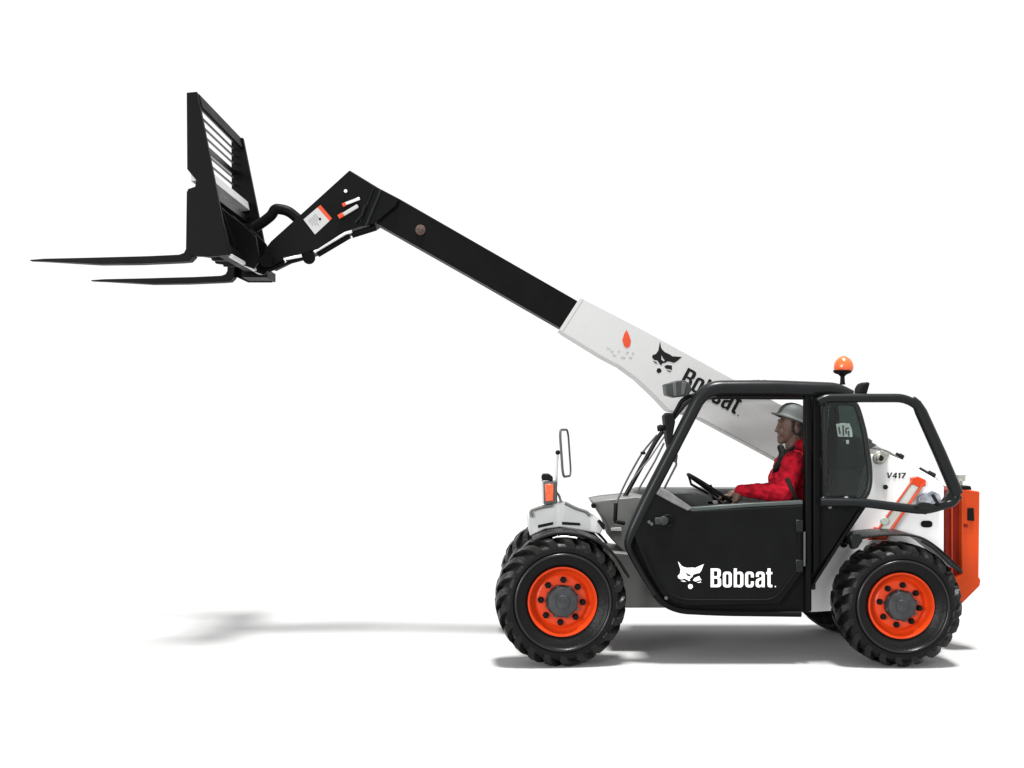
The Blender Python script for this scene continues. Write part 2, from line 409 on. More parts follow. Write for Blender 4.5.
# ---------------------------------------------------------------- orange engine end
eng = plate('engine_cover', [(962,489),(980,491.5),(979,577),(981,580),(980,586),(961,605),(955,600),(948,585),(962,575)], .56, .66, M['tail'], T, .010, yr=.56, segs=3)
plate('grille_panel', [(944.5,489.5),(957,488.5),(966,489),(966,584),(952,592),(944.5,570)], .62, 1.38, M['dred'], eng, .008, yr=.62)
bm = bmesh.new()
for x in (951.5,): add_plate(bm, [(x,492),(x+1.4,492),(x+1.4,575),(x,575)], .60, .62)
obj('orange_rib', bm, M['tail'], eng, .002)
plate('latch', [(968,508),(974,508),(974.5,521),(968,520.5)], .545, .56, M['soot'], eng, .004, yr=.545)
disc('lock', P(965.5,525.5,.558), .014, .01, M['dred'], eng)
plate('fuel_cap', [(962,486),(971,486),(972,490),(963,490)], .45, .55, M['soot'], eng, .006, yr=.45)
bm = bmesh.new(); add_lathe(bm, [(-.02,.03),(.03,.035),(.034,.02),(.034,0)], 16, 'Z', P(961,478.5,.75)); add_tube(bm, [P(961,480,.75), P(961,492,.75)], .012)
obj('exhaust_tip', bm, mat('sage_cap', (.34,.39,.35), .4, var=.3, vscale=40), T)

# ---------------------------------------------------------------- hood on the far side, front end
hood = plate('engine_hood', [(634,491),(640,489),(700,489),(750,489),(808,490),(820,520),(820,600),(650,600),(634,560)], 1.14, 1.44, M['grey'], T, .02, yr=1.14)
plate('front_cowl', [(592.5,502),(606,499.5),(637,496.5),(656,500),(648,548),(628,556),(612,540),(606,523)], (.62), 1.12, M['grey'], T, .01, yr=.62)
disc('rubber_stop', P(593.5, 505.5, .60), .02, .03, M['soot'], T)
plate('cowl_trim', [(611,528),(621,527.5),(622,531),(611,531)], .612, .62, M['panel'], T, .002, yr=.612)
# pale front panel over the front axle
fp = plate('front_panel', [(528,514),(540,507),(552,503.5),(562,501.5),(574,506),(586,511),(594,513),(600,519),(603,529),(600,534),(580,530),(560,527),(545,529),(530,536),(527,524)], .34, .60, M['panel'], T, .008, yr=.34)
tube('grab_rail', [P(532,517,.325), P(530,511,.325), P(541,507,.325), P(552,505.5,.325)], .012, M['grey'], fp, fr=.03)
tube('grab_rail', [P(565,503,.325), P(576,508.5,.325), P(587,512,.325), P(590,516,.325)], .013, M['grey'], fp, fr=.03)
bm = bmesh.new()
add_plate(bm, [(538,525),(553,522),(553,524.6),(538,528)], .334, .345); add_plate(bm, [(562,521.8),(580,523),(580,525.6),(562,524.6)], .334, .345)
obj('panel_slot', bm, M['soot'], fp)
plate('step_wedge', [(597,521),(600,519.5),(605,525),(604.5,531),(601,527)], .33, .345, M['soot'], fp, .002, yr=.33)
# indicator lamp + mirror
ind = plate('indicator_lamp', [(543.5,482),(557,481),(557.5,503),(544,505)], .30, .40, M['dgrey'], T, .008, yr=.30)
plate('lens', [(545,484),(553.5,484),(553.5,501),(545.5,501.5)], .288, .30, M['indicator'], ind, .005, yr=.288)
plate('lamp_cap', [(541.5,477),(543,474),(549,474),(553,477),(553,481),(542,480.5)], .30, .40, M['soot'], ind, .006, yr=.30)
plate('lamp_back', [(541,481),(543.5,481),(544,504),(542.5,504)], .31, .39, M['panel'], ind, .003, yr=.31)
tube('mirror_bracket', [P(561,502,.34), P(559,495,.34), P(556,492,.34), P(556,484,.34)], .009, M['grey'], T, fr=.03)
mstem = tube('mirror_stem', [P(556.5,486,.36), P(556.6,470,.36), P(557.8,452,.36)], .008, M['panel'], T)
bm = bmesh.new(); bmesh.ops.create_icosphere(bm, subdivisions=2, radius=.019, matrix=Matrix.Translation(P(557.8,452.5,.36))); add_tube(bm, [P(557.8,452.5,.36), P(563,452.5,.36)], .008)
obj('ball_joint', bm, M['soot'], mstem)
c = P(565.6, 453, .36); half = .174; pts = []
for u, v in rr(-1, -1, 1, 1, .38, 6):
    vv = v*half; lean = -.012*v + .012
    pts.append(c + Vector((u*.034 + lean - .016, u*.085, vv)))
bm = bmesh.new(); add_prism(bm, [p for p in pts], Vector((.004, -.001, 0)))
mir = obj('side_mirror', bm, M['mirror'], T)
tube('mirror_rim', [p + Vector((.002, 0, 0)) for p in pts], .0095, M['dgrey'], mir, n=8, closed=True)

# ---------------------------------------------------------------- mudguards
def mudguard(px_path, y0, y1, thick=.012, flip=False, name='mudguard'):
    bm = bmesh.new(); pts = fillet([P(x, y, .02) for x, y in px_path], .12, 5)
    N = len(pts); rows = []
    for i, p in enumerate(pts):
        t = (pts[min(N-1, i+1)] - pts[max(0, i-1)]).normalized(); nn = Vector((-t.z, 0, t.x))
        if nn.z < 0 and abs(t.x) > .2: nn = -nn
        row = []
        for yy, oz in ((y0, -.010), (y0 + .004, 0), (y0 + .03, .006), (y1, .006)):
            q = p.copy() + nn*oz; q.y = yy; row.append(q)
        low = []
        for yy in (y1, y0 + .014):
            q = p.copy() - nn*thick; q.y = yy; low.append(q)
        rows.append([bm.verts.new(q) for q in row + low])
    for A, B in zip(rows, rows[1:]):
        n = len(A)
        for k in range(n): bm.faces.new((A[k], A[(k+1) % n], B[(k+1) % n], B[k]))
    bm.faces.new(rows[0]); bm.faces.new(list(reversed(rows[-1])))
    return obj(name, bm, M['gloss'], T, smooth=50)
mudguard([(533,541),(549,534.5),(566,532.5),(588,536),(607,547),(620,561),(630,578)], .05, .36)
mg = mudguard([(852,546),(855,540),(872,536),(900,534),(925,537),(945,552),(963,570)], .03, .38)
plate('bracket_knuckle', [(850,537),(854,533),(861,534),(863,541),(858,548),(853,550)], .02, .10, M['satin'], mg, .008, yr=.02)
tube('stay_rod', [P(922,541,.025), P(934,548,.02), P(952,566,.02), P(962,572,.02)], .010, M['satin'], mg, fr=.05)
for xf, a1 in ((XF, 105), (XR, 150)):
    bm = bmesh.new(); rows = []
    for k in range(15):
        a = math.radians(20 + (a1 - 20)*k/14); row = []
        for rr_, yy in ((.505, 1.14), (.505, 1.46), (.525, 1.46), (.525, 1.14)):
            row.append(bm.verts.new((xf + rr_*math.cos(a), yy, .459 + rr_*math.sin(a))))
        rows.append(row)
    for A, B in zip(rows, rows[1:]):
        for k in range(4): bm.faces.new((A[k], A[(k+1) % 4], B[(k+1) % 4], B[k]))
    bm.faces.new(rows[0]); bm.faces.new(list(reversed(rows[-1])))
    obj('mudguard', bm, M['satin'], T, smooth=50)
tube('mudguard_trim', [P(553,538,.045), P(556,537,.042), P(566,536.5,.042), P(577,538,.042)], .006, M['steel'], T, fr=.02)

# ---------------------------------------------------------------- cab
YC = .12
side = [(633,519),(645,500),(660,488),(690,509),(803,503),(806,500),(822,500),(862,501),(864,506),(858,511),(834,549),(807,588),(807,617),(790,618),(700,616),(680,614),(668,611),(657,602),(647,588),(634,566),(622,548),(622,540)]
cab = plate('cab', [(630,524),(648,500),(662,491),(690,511),(806,505),(860,506),(834,547),(806,586),(806,612),(700,612),(672,607),(650,588),(626,546)], YC + .03, YC + .06, M['door'], T, .006, yr=YC+.03)
# front pillar, roof rail in one bent tube
pil = [P(655,594,YC), P(646,580,YC), P(633,558,YC), P(627,546,YC), P(631,533,YC), P(649,495,YC), P(669,457,YC), P(704,388,YC), P(770,387.5,YC), P(836,390,YC), P(850,397,YC)]
def flat_tube(bm, pts, rx):
    add_tube(bm, pts, rx, 14)
bm = bmesh.new(); pf = fillet(pil, .13, 8)
add_tube(bm, pf, [.022 + .024*max(0, min(1, (p.z - .82)/.22)) + .009*max(0, min(1, (p.x - 1.30)/.15)) for p in pf], 16)
obj('roll_bar', bm, M['satin'], cab, smooth=50)
tube('door_lower_edge', [P(627,540,YC), P(632,556,YC), P(650,586,YC), P(663,604,YC), P(680,611,YC), P(720,613,YC), P(801,614,YC)], .022, M['door'], cab, fr=.12)
# roof
bm = bmesh.new(); p0 = [(704,386),(716,383),(770,382.4),(836,384.5),(846,390),(843,395),(712,394)]
add_plate(bm, p0, YC + .02, YC + .12, yr=YC+.0)
rf = obj('roof', bm, M['satin'], cab, .012)
bm = bmesh.new(); q = P(704,386,YC); q2 = P(846,390,YC)
add_box(bm, Vector((q.x + .12, .46, q.z - .03)), (.10, .56, .05)); rb = obj('roof_crossmember', bm, M['satin'], rf, .008)
bm = bmesh.new(); add_box(bm, Vector((q2.x - .06, .46, q.z - .03)), (.12, .56, .05)); obj('roof_crossmember', bm, M['satin'], rf, .008)
bm = bmesh.new(); add_box(bm, Vector(((q.x + q2.x)/2 + .03, .49, q.z - .005)), (.80, .50, .008)); obj('roof_glass', bm, M['clear'], rf)  # unseen pane, roof made clear to let light reach the boom
for x, w in ((756, .05), (764, .03)):
    bm = bmesh.new(); add_box(bm, P(x, 380.8, YC + .06), (w, .06, .014)); obj('roof_clip', bm, M['grey'], rf, .004)
tube('roof_edge', [P(716,396.5,YC+.03), P(803,397,YC+.03)], .02, M['soot'], cab)
bm = bmesh.new(); add_box(bm, (P(752,398,.55)+P(803,398,.55))/2, (.40, .3, .012)); obj('roof_liner', bm, M['decal'], rf, .003)
# far side frame
FY = .80
def far(px, py): return P(px, py, FY)
tube('far_roll_bar', [far(616,515), far(624,498), far(658,437), far(690,398), far(760,396), far(818,396)], .018, M['satin'], cab, fr=.08)
tube('far_rear_pillar', [far(818,396), far(822,470), far(822,580)], .035, M['satin'], cab)
plate('far_side_panel', [(628,505),(640,502),(812,502),(812,590),(660,590),(640,560),(628,530)], .78, .80, M['dash'], cab, .006, yr=.78)
# rear pillars and rear body
plate('rear_pillar', [(805.5,393),(812,393),(812,612),(805.5,612)], YC - .02, YC + .06, M['black'], cab, .012, yr=YC-.02)
plate('rear_pillar', [(813.5,396),(820.5,396),(820.5,566),(813.5,576)], YC - .012, YC + .06, M['black'], cab, .012, yr=YC-.012)
plate('rear_body', [(820,500),(866,502),(866,508),(836,552),(809,590),(806,612),(806,560),(806,500)], YC + .06, .74, M['door'], cab, .01, yr=YC+.06)
plate('rear_edge_strip', [(858,512),(861,512.5),(810,592),(807,592)], YC + .028, YC + .06, M['soot'], cab, .002, yr=YC+.03)
plate('cab_floor', [(650,588),(806,588),(806,606),(660,606)], YC + .06, .78, M['dash'], cab, .004, yr=YC+.06)
# tinted quarter window
qpts = [(822,401),(857,401),(861.5,413),(866.5,432),(872,465),(872.5,482),(870,494),(863,503),(850,505),(822,505)]
qw = plate('quarter_window', qpts, YC + .055, YC + .062, M['tint'], cab, 0, yr=YC+.055)
q3 = [P(x, y, YC+.05) for x, y in [(824.5,403),(855.5,403),(859.5,414),(864.5,433),(869.5,466),(870,482),(867.5,493),(861.5,501),(850,503),(824.5,503)]]
tube('window_frame', fillet(q3, .04, 4, closed=True), .02, M['satin'], qw, n=10, closed=True)
bm = bmesh.new()
add_plate(bm, [(836,424),(842,423),(849.5,423.5),(852,430),(852.5,437),(838,436.5)], YC + .047, YC + .05)
stk = obj('window_sticker', bm, M['sticker'], qw)
bm = bmesh.new()
for a, b in (((839,427),(840,434)), ((843,425.5),(843.5,436)), ((845.5,429),(849,428)), ((845.5,429.5),(846.5,434)), ((848.5,431),(849,436.5))):
    add_beam(bm, P(*a, YC+.0455), P(*b, YC+.0455), .011, .002)
obj('sticker_print', bm, M['dash'], qw)
bm = bmesh.new(); add_plate(bm, [(846,440),(849,440),(849,444),(846.5,444)], YC + .047, YC + .05); obj('sticker_dot', bm, M['sticker'], qw)
bm = bmesh.new(); add_plate(bm, [(833,406),(838,404),(840,418),(836,470),(831,495),(829,470)], .5, .6); obj('seat_belt_reel', bm, M['dash'], cab, .01)
bm = bmesh.new(); add_beam(bm, P(823,428,YC+.045), P(825.5,437,YC+.045), .016, .004); obj('hinge_tab', bm, M['grey'], qw)
plate('glass_streak', [(829,497),(836,478),(841,482),(838,500)], .40, .42, mat('sage_streak', (.45,.55,.5), .5), cab, .004, yr=.40)  # added pale plate, imitates light reflection streaks in the tinted glass
for (px, py) in ((823.5,498.5),(846,498),(850.5,501),(829.5,507)):
    disc('cab_bolt', P(px, py, YC-.001 if py > 505 else YC+.03), .013, .02, M['panel'] if py < 502 else M['grey'], cab)
# open upper door folded back against the cab: tube frame and clear pane
YD = .05
ud = tube('upper_door', [P(818,402,YD), P(826,398,YD), P(904,398,YD), P(919,406,YD), P(940,452,YD), P(957,497,YD), P(952,503,YD), P(925,510.5,YD), P(905,508,YD), P(862,502.5,YD), P(820,502,YD)], .032, M['satin'], cab, fr=.09, n=16)
bm = bmesh.new(); add_tube(bm, [P(912,399.5,YD), P(916.5,403.5,YD), P(921,412,YD), P(940,454,YD), P(957,494,YD)], [.030,.034,.043,.045,.045], 14)
obj('frame_stile', bm, M['satin'], ud)
plate('door_corner', [(951,490),(960,494),(963,498),(955,505),(940,509),(925,515),(923,509),(942,503)], YD - .02, YD + .03, M['satin'], ud, .008, yr=YD-.02)
plate('glass_pane', [(822,401),(904,401),(916,408),(938,452),(955,496),(924,508),(866,502),(822,500)], YD - .002, YD + .003, M['clear'], ud, 0, yr=YD)
bm = bmesh.new(); add_plate(bm, [(915,506),(921,502),(930,503),(937,506),(930,511),(920,510)], YD - .04, YD + .01); add_beam(bm, P(932,494,YD-.02), P(939,506,YD-.02), .02, .03)
add_beam(bm, P(937,505,YD-.02), P(947,502,YD-.02), .028, .03)
obj('door_latch', bm, M['satin'], ud, .006)
bm = bmesh.new(); add_tube(bm, [P(826,402,YD-.005), P(826,500,YD-.005)], .012, 10); obj('hinge_rod', bm, M['satin'], ud)
# lower door
dp = [(640,515),(652,498),(662,490),(690,511),(803,505),(803,572),(780,604),(690,606),(675,603),(662,594),(648,570),(637,545),(634,532)]
door = plate('door', dp, YC - .028, YC + .03, M['door'], cab, .012, yr=YC-.028, segs=3)
bm = bmesh.new(); add_tube(bm, fillet([P(x, y, YC-.03) for x, y in [(644,545),(655,572),(668,594),(684,600),(775,600),(799,568),(799,520)]], .08, 6), .008, 8)
obj('door_bead', bm, M['door'], door, smooth=50)
plate('window_sill', [(690,507.5),(745,503.5),(803,500.5),(803,504.5),(745,507.5),(690,512)], YC - .02, YC + .05, mat('green_grey_trim', (.04,.052,.05), .4, spec=.3), door, .006, yr=YC-.02)
plate('corner_trim', [(656,494),(660,487.5),(666,489.5),(693,508),(688,511),(672,503)], YC - .034, YC + .05, mat('mid_grey_trim', (.10,.102,.10), .45, var=.25, vscale=20), door, .008, yr=YC-.034)
c = P(667, 520.5, YC-.03); bm = bmesh.new(); add_lathe(bm, [(-.006,.048),(-.022,.046),(-.026,.04),(-.018,.036),(-.004,.034),(-.002,0)], 28, 'Y', c)
obj('handle_ring', bm, M['soot'], door)
bm = bmesh.new(); add_lathe(bm, [(-.030,0),(-.030,.028),(-.026,.034),(-.004,.036)], 24, 'Y', P(663.5,520.5,YC-.03)); add_box(bm, P(660,521,YC-.045), (.075,.02,.05)); obj('door_handle', bm, M['dash'], door, .006)
for (px, py) in ((651.5,524),(649,522),(666,598)): disc('door_bolt', P(px, py, YC-.03), .012, .012, M['dgrey'], door)
for y0, y1 in ((520,532), (560,572)):
    plate('hinge', [(796,y0),(803,y0),(803,y1),(796,y1)], YC - .04, YC - .026, M['satin'], door, .004, yr=YC-.04)
tube('hinge_rod', [P(804.5,532,YC-.04), P(804.5,566,YC-.04)], .008, M['dgrey'], door)
# door emblem and lettering
k = (CAM_D + YC - .03)/FPX
o = P(710.6, 587.2, YC-.0295); hL = 18.8*k
poly_mesh('door_lettering', NAME, o, Vector((hL*.985, 0, 0)), Vector((0, 0, hL)), M['letter'], door)
o = P(690.8, 576, YC-.0295); e = 13.7*k
poly_mesh('door_emblem', EMBLEM, o, Vector((e, 0, 0)), Vector((0, 0, e)), M['letter'], door)
# windscreen, wiper, lamps at the front of the cab
ws = bmesh.new(); scr = fillet([P(620,512,.46), P(626,494,.46), P(646,462,.46), P(672,428,.46), P(698,396,.46)], .15, 5)
N = len(scr); rows = []
for p in scr:
    row = []
    for yy, dx in ((.16, .03), (.3, .0), (.46, -.015), (.62, .0), (.77, .03)):
        q = p.copy(); q.y = yy; q.x += dx + .04; row.append(ws.verts.new(q))
    rows.append(row)
for A, B in zip(rows, rows[1:]):
    for kx in range(4): ws.faces.new((A[kx], A[kx+1], B[kx+1], B[kx]))
wsc = obj('windscreen', ws, M['clear'], cab)
tube('wiper_arm', [P(616,504,.38), P(622,490,.40), P(629,476,.42), P(642,452.5,.42), P(657,435,.42)], .0075, M['dgrey'], wsc, fr=.1, n=8)
bm = bmesh.new(); add_box(bm, P(643,453,.42), (.035,.03,.022)); obj('wiper_clip', bm, M['soot'], wsc, .004)
bm = bmesh.new(); add_tube(bm, [P(616,503,.38), P(615,521,.38)], .016, 10); add_tube(bm, [P(614,521,.38), P(625,523.5,.38)], .016, 10)
obj('wiper_motor_arm', bm, M['soot'], wsc, .004)
tube('wiper_blade', [P(632,480,.30), P(650,458,.30), P(662,440,.30), P(668,432,.30)], .006, M['grey'], wsc, n=8)
tube('windscreen_edge', [P(637,492,.17), P(655,461,.17), P(664,443,.17)], .007, M['dgrey'], wsc, n=8)
tube('far_handrail', [P(664,489,.66), P(668,481,.66), P(677,463.5,.66), P(673,459,.66)], .0085, M['dgrey'], cab, fr=.02, n=8)
wl = tube('work_light_arm', [P(700,394,YC+.06), P(690,396,YC+.05), P(682,400,YC+.05), P(673,417,YC+.08)], .016, M['soot'], cab, fr=.06)
bm = bmesh.new(); add_tube(bm, [P(666,385.5,.2), P(667.5,391,.2)], .01)
add_plate(bm, [(665.5,384),(671,382.5),(677,380.5),(684,380),(690,383),(692,390),(688,396),(676,397.5),(667,395)], .12, .30)
wk = obj('work_light', bm, M['dash'], cab, .014, segs=3)
bm = bmesh.new(); add_plate(bm, [(672.5,382.6),(676,381.4),(677,396),(673.5,396)], .112, .12); add_plate(bm, [(682,381.5),(687,383),(684.5,394.5),(681,395)], .112, .12); obj('lamp_fin', bm, M['dgrey'], wk, .004)
bm = bmesh.new(); add_plate(bm, [(664.5,416),(668,412.5),(674,413),(675.5,422),(673,436),(674,446),(670,452),(667.5,440),(666,428)], .10, .26)
fm = obj('folded_mirror', bm, M['soot'], cab, .012, segs=3)
bm = bmesh.new(); add_tube(bm, [P(657.5,428.5,.17), P(666,427.5,.17)], [.022, .018], 12); bmesh.ops.create_icosphere(bm, subdivisions=2, radius=.026, matrix=Matrix.Translation(P(660.5,428,.17))); obj('mirror_knob', bm, M['soot'], fm)
tube('mirror_arm', [P(671,446,.14), P(675,456,.13), P(674,462,.13)], .022, M['dgrey'], fm)
# beacon
bm = bmesh.new(); c = P(842.5, 384.6, .34); kz = (CAM_D + .34)/FPX
add_lathe(bm, [(0,.022),(2*kz,.018),(8*kz,.016),(10*kz,.03),(11.5*kz,.06),(14*kz,.07),(14.5*kz,.066),(14.5*kz,0)], 28, 'Z', c)
bc = obj('beacon', bm, M['soot'], cab)
bm = bmesh.new(); c2 = c + Vector((.008, 0, 14*kz))
add_lathe(bm, [(0,.066),(.5*kz,.069),(4*kz,.072),(8*kz,.066),(11*kz,.052),(13.5*kz,.03),(14.6*kz,.012),(14.8*kz,0)], 32, 'Z', c2)
obj('beacon_lens', bm, M['lamp'], bc, smooth=60)
bm = bmesh.new(); add_plate(bm, [(860,394),(860.5,388),(863,383.5),(867,382),(870.5,382.5),(869,388),(867,395)], .12, .26); obj('rear_work_light', bm, M['soot'], cab, .012, segs=3)

# ---------------------------------------------------------------- controls and seat
YS = .45
bm = bmesh.new(); a, b = P(688.5,474.5,YS), P(739,508.5,YS); cc = (a + b)/2; R = (b - a).length/2; ux = (b - a).normalized()
add_tube(bm, [cc + ux*R*math.cos(t) + Vector((0, R*math.sin(t), 0)) for t in [2*math.pi*q/40 for q in range(40)]], .0125, 8, closed=True)
nrm = ux.cross(Vector((0, 1, 0))).normalized()
if nrm.z > 0: nrm = -nrm
hubp = cc + nrm*.035
for t in (math.radians(180), math.radians(60), math.radians(-60)):
    add_tube(bm, [cc + ux*R*math.cos(t) + Vector((0, R*math.sin(t), 0)), cc + ux*R*.75*math.cos(t) + Vector((0, R*.75*math.sin(t), 0)) + nrm*.05, hubp], .010, 8)
sw = obj('steering_wheel', bm, M['black'], cab, smooth=50)
add = bmesh.new(); add_tube(add, [hubp, hubp + nrm*.1, P(703,520,YS), P(698,560,YS)], [.03,.04,.05,.06], 12); obj('steering_column', add, M['dash'], cab)
dsh = plate('dashboard', [(664,497),(672,494),(700,493.5),(712,497),(716,505),(722,520),(700,560),(655,560),(648,520)], .2, .74, M['dash'], cab, .012, yr=.2)
bm = bmesh.new(); bmesh.ops.create_icosphere(bm, subdivisions=2, radius=.022, matrix=Matrix.Translation(P(686.5,505,.24))); obj('dash_knob', bm, M['grey'], dsh); bm = bmesh.new(); add_box(bm, P(679,501,.19), (.03,.03,.03)); obj('dash_switch', bm, M['grey'], dsh, .004)
bm = bmesh.new(); add_box(bm, P(707,498,.3), (.035,.03,.03)); obj('dash_switch', bm, M['grey'], dsh, .006); bm = bmesh.new(); add_box(bm, P(712,502.5,.22), (.08,.04,.03)); obj('dash_switch', bm, M['grey'], dsh, .006)
tube('control_lever', [P(712,500,.55), P(711,487,.55), P(710,485,.55)], .012, M['soot'], cab)
seat = plate('seat', [(762,540),(770,534),(806,536),(822,538),(822,552),(765,552)], .26, .68, M['seat'], cab, .03, yr=.26, segs=3)
plate('seat_back', [(806,460),(814,452),(822,456),(824,470),(824,540),(806,540),(804,500)], .27, .67, M['seat'], seat, .03, yr=.27, segs=3)
plate('seat_base', [(775,552),(816,552),(816,590),(775,590)], .32, .62, M['dash'], seat, .01, yr=.32)

# ---------------------------------------------------------------- boom
YB0, YB1 = .86, 1.12
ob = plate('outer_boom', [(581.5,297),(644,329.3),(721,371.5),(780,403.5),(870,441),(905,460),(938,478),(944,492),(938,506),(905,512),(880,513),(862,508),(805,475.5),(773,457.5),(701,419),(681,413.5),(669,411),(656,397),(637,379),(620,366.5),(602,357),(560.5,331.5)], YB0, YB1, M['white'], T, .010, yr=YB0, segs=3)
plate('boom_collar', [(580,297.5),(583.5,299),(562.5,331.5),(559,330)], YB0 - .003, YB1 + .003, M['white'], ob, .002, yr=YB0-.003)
ib = plate('inner_boom', [(374,187),(400,199),(578.5,301.5),(561.5,328.5),(470,276),(378,224),(366,222)], YB0 + .035, YB1 - .035, M['black'], T, .008, yr=YB0+.035)
disc('boom_pin', P(420.5,230,YB0+.033), .041, .012, M['brown'], ib)
disc('pin_cap', P(420.5,230,YB0+.022), .018, .008, M['hub'], ib)
hd = plate('boom_head', [(349.5,170),(378,187.5),(399,198.5),(396,206),(374,224),(360,226),(345,231),(332,240),(318,249),(304,254),(285,259),(269,267),(262,262),(264,250),(271,241),(296,218.5),(322,195)], YB0, YB1, M['black'], T, .008, yr=YB0)
bm = bmesh.new(); add_beam(bm, P(381,190,YB0-.004), P(366,226,YB0-.004), .018, .012); add_beam(bm, P(374,187,YB0-.004), P(360,223,YB0-.004), .008, .012); obj('weld_seam', bm, M['satin'], hd, .002)
dc = plate('warning_label', [(303.5,219.5),(317.5,207.5),(329.5,221),(315,234.5)], YB0 - .002, YB0, M['decal'], hd, 0, yr=YB0)
plate('label_header', [(317.5,207.5),(320.5,205),(332,218.5),(329.5,221)], YB0 - .002, YB0, M['flame'], dc, 0, yr=YB0)
bm = bmesh.new()
for i in range(5):
    t = .15 + .15*i; a = Vector((305.5,220)).lerp(Vector((316,232.5)), 0); u = Vector((12,-11)); v = Vector((10.5,12))
    q0 = Vector((305.5,219.8)) + u*t*.9 + v*.12; q1 = Vector((305.5,219.8)) + u*t*.9 + v*(.55 + .25*((i*7) % 3)/2)
    add_beam(bm, P(q0.x, q0.y, YB0-.003), P(q1.x, q1.y, YB0-.003), .005, .002)
obj('label_print', bm, M['decal_grey'], dc)
disc('label_dot', P(320,219,YB0-.003), .010, .002, M['ink'], dc)
bm = bmesh.new(); add_beam(bm, P(345,204,YB0-.012), P(360,198.5,YB0-.012), .026, .02); obj('lock_pin', bm, M['steel'], hd, .005)
bm = bmesh.new(); add_beam(bm, P(341,216,YB0-.012), P(358,206,YB0-.012), .030, .02); obj('lock_pin', bm, M['decal'], hd, .005)
bm = bmesh.new(); add_beam(bm, P(338.5,217.3,YB0-.016), P(343.5,214.3,YB0-.016), .034, .024); obj('pin_tip', bm, M['flame'], hd, .004); bm = bmesh.new(); add_beam(bm, P(342.5,205.5,YB0-.016), P(346,204,YB0-.016), .028, .024); obj('pin_tip', bm, M['flame'], hd, .004)
disc('head_bolt', P(346,191.5,YB0-.002), .015, .02, M['steel'], hd)
bm = bmesh.new(); add_tube(bm, [P(355,223,YB0-.02), P(362,215,YB0-.02), P(365,205,YB0-.02)], .008, 8); obj('head_hose', bm, M['satin'], hd)
hl = tube('tilt_hose', [P(298,219,.95), P(288,210.5,.95), P(275,208.5,.95), P(272,215,.95), P(264,221.5,.95), P(254,228,.95)], .042, M['black'], T, fr=.06, n=14)
# tilt cylinder slung below the head
tc = tube('tilt_cylinder', [P(376,227.5,YB0+.05), P(352,235,YB0+.05)], .026, M['black'], T)
tube('rod', [P(352,231,YB0+.02), P(345,233,YB0+.02), P(314,251.5,YB0+.02)], .016, M['steel'], tc)
tube('lower_pipe', [P(350,236,YB0+.06), P(318,255,YB0+.06)], .020, M['black'], tc)
bm = bmesh.new(); add_tube(bm, [P(309,258,YB0-.01), P(309,258,YB1)], .05, 16); obj('rod_eye', bm, M['black'], tc)
tube('rod_lower', [P(302,255.5,YB0+.0), P(284,259,YB0+.0), P(286,262,YB0)], .014, M['steel'], tc)
tube('link_arm', [P(303,257,YB0+.05), P(287,262,YB0+.05), P(268,270,YB0+.05)], .022, M['black'], tc)
# boom decals
bm = bmesh.new(); q = [(626.5,330),(629,335),(631,341),(630,346),(627,348.5),(624,346),(622.3,340),(624,334)]
plate('flame_decal', q, YB0 - .002, YB0 + .001, M['flame'], ob, 0, yr=YB0)
bm.free(); bm = bmesh.new()
for (x, y, w) in ((607,347.5,3.5),(611,351,2),(613,354.5,3),(621,356.5,4),(629,357,3),(632,353,2),(626,352,2.5),(618,351,1.5)):
    add_beam(bm, P(x, y, YB0-.0012), P(x+w, y+w*.35, YB0-.0012), .012, .002)
obj('warning_print', bm, mat('faded_print', (.27,.27,.27), .6, var=.3, vscale=50), ob)
k = (CAM_D + YB0)/FPX; th = math.radians(28.3)
du = Vector((math.cos(th), 0, -math.sin(th))); dv = Vector((math.sin(th), 0, math.cos(th)))
hL = 19.0*k
poly_mesh('boom_lettering', NAME, P(679.2,384.3,YB0-.0005), du*hL, dv*hL, M['ink'], ob)
e = 14.0*k; poly_mesh('boom_emblem', EMBLEM, P(664.4,361.4,YB0-.0005), du*e, dv*e, M['ink'], ob)

# ---------------------------------------------------------------- fork carriage
YF0, YF1 = .36, 1.66
near = [(186.5,92.5),(196.8,91.5),(229,254.5),(211,256.5),(195,256),(190,253),(187.5,189),(195,186.5),(196,180),(191,174),(187,169)]
fc = plate('fork_carriage', near, YF0, YF0 + .045, M['black'], T, .004, yr=YF0)
plate('far_side_plate', [(186.5,92.5),(200,92.5),(233,255),(233,260),(205,260),(190,253),(187.5,190),(187,169)], YF1 - .045, YF1, M['black'], fc, .004, yr=YF0)
def cbar(name, quad, m=M['black'], y0=YF0+.045, y1=YF1-.045, bev=.003):
    return plate(name, quad, y0, y1, m, fc, bev, yr=YF0)
cbar('top_rail', [(194,92.5),(197.5,92),(200.5,105),(197.5,106)], M['black'], bev=.004)
cbar('middle_rail', [(187.5,130),(190.5,130),(190.5,136),(187.5,136)], M['satin'])
for i in range(9):
    yy = 96 + i*8.4
    if abs(yy - 132) < 4: continue
    cbar('backrest_bar', [(187.8,yy),(189.6,yy),(189.6,yy+1.9),(187.8,yy+1.9)], M['grey'], bev=.001)
cbar('upper_cross_bar', [(189,170),(206,167),(208,177),(189,180)], M['panel'])
cbar('cylinder_shaft', [(198,184),(206,184),(206,191),(198,191)], M['satin'])
cbar('lower_cross_bar', [(212,244),(226,243),(229,253.5),(214,254)], M['black'])
cbar('lit_edge_strip', [(227,253.2),(231,253.2),(231.5,256.5),(227,256.5)], M['panel'])  # pale strip paints the lit back side of the bottom bar
plate('back_plate', [(192,195),(196,195),(197,243),(192,243)], YF0 + .05, YF1 - .05, M['black'], fc, .004, yr=YF0)
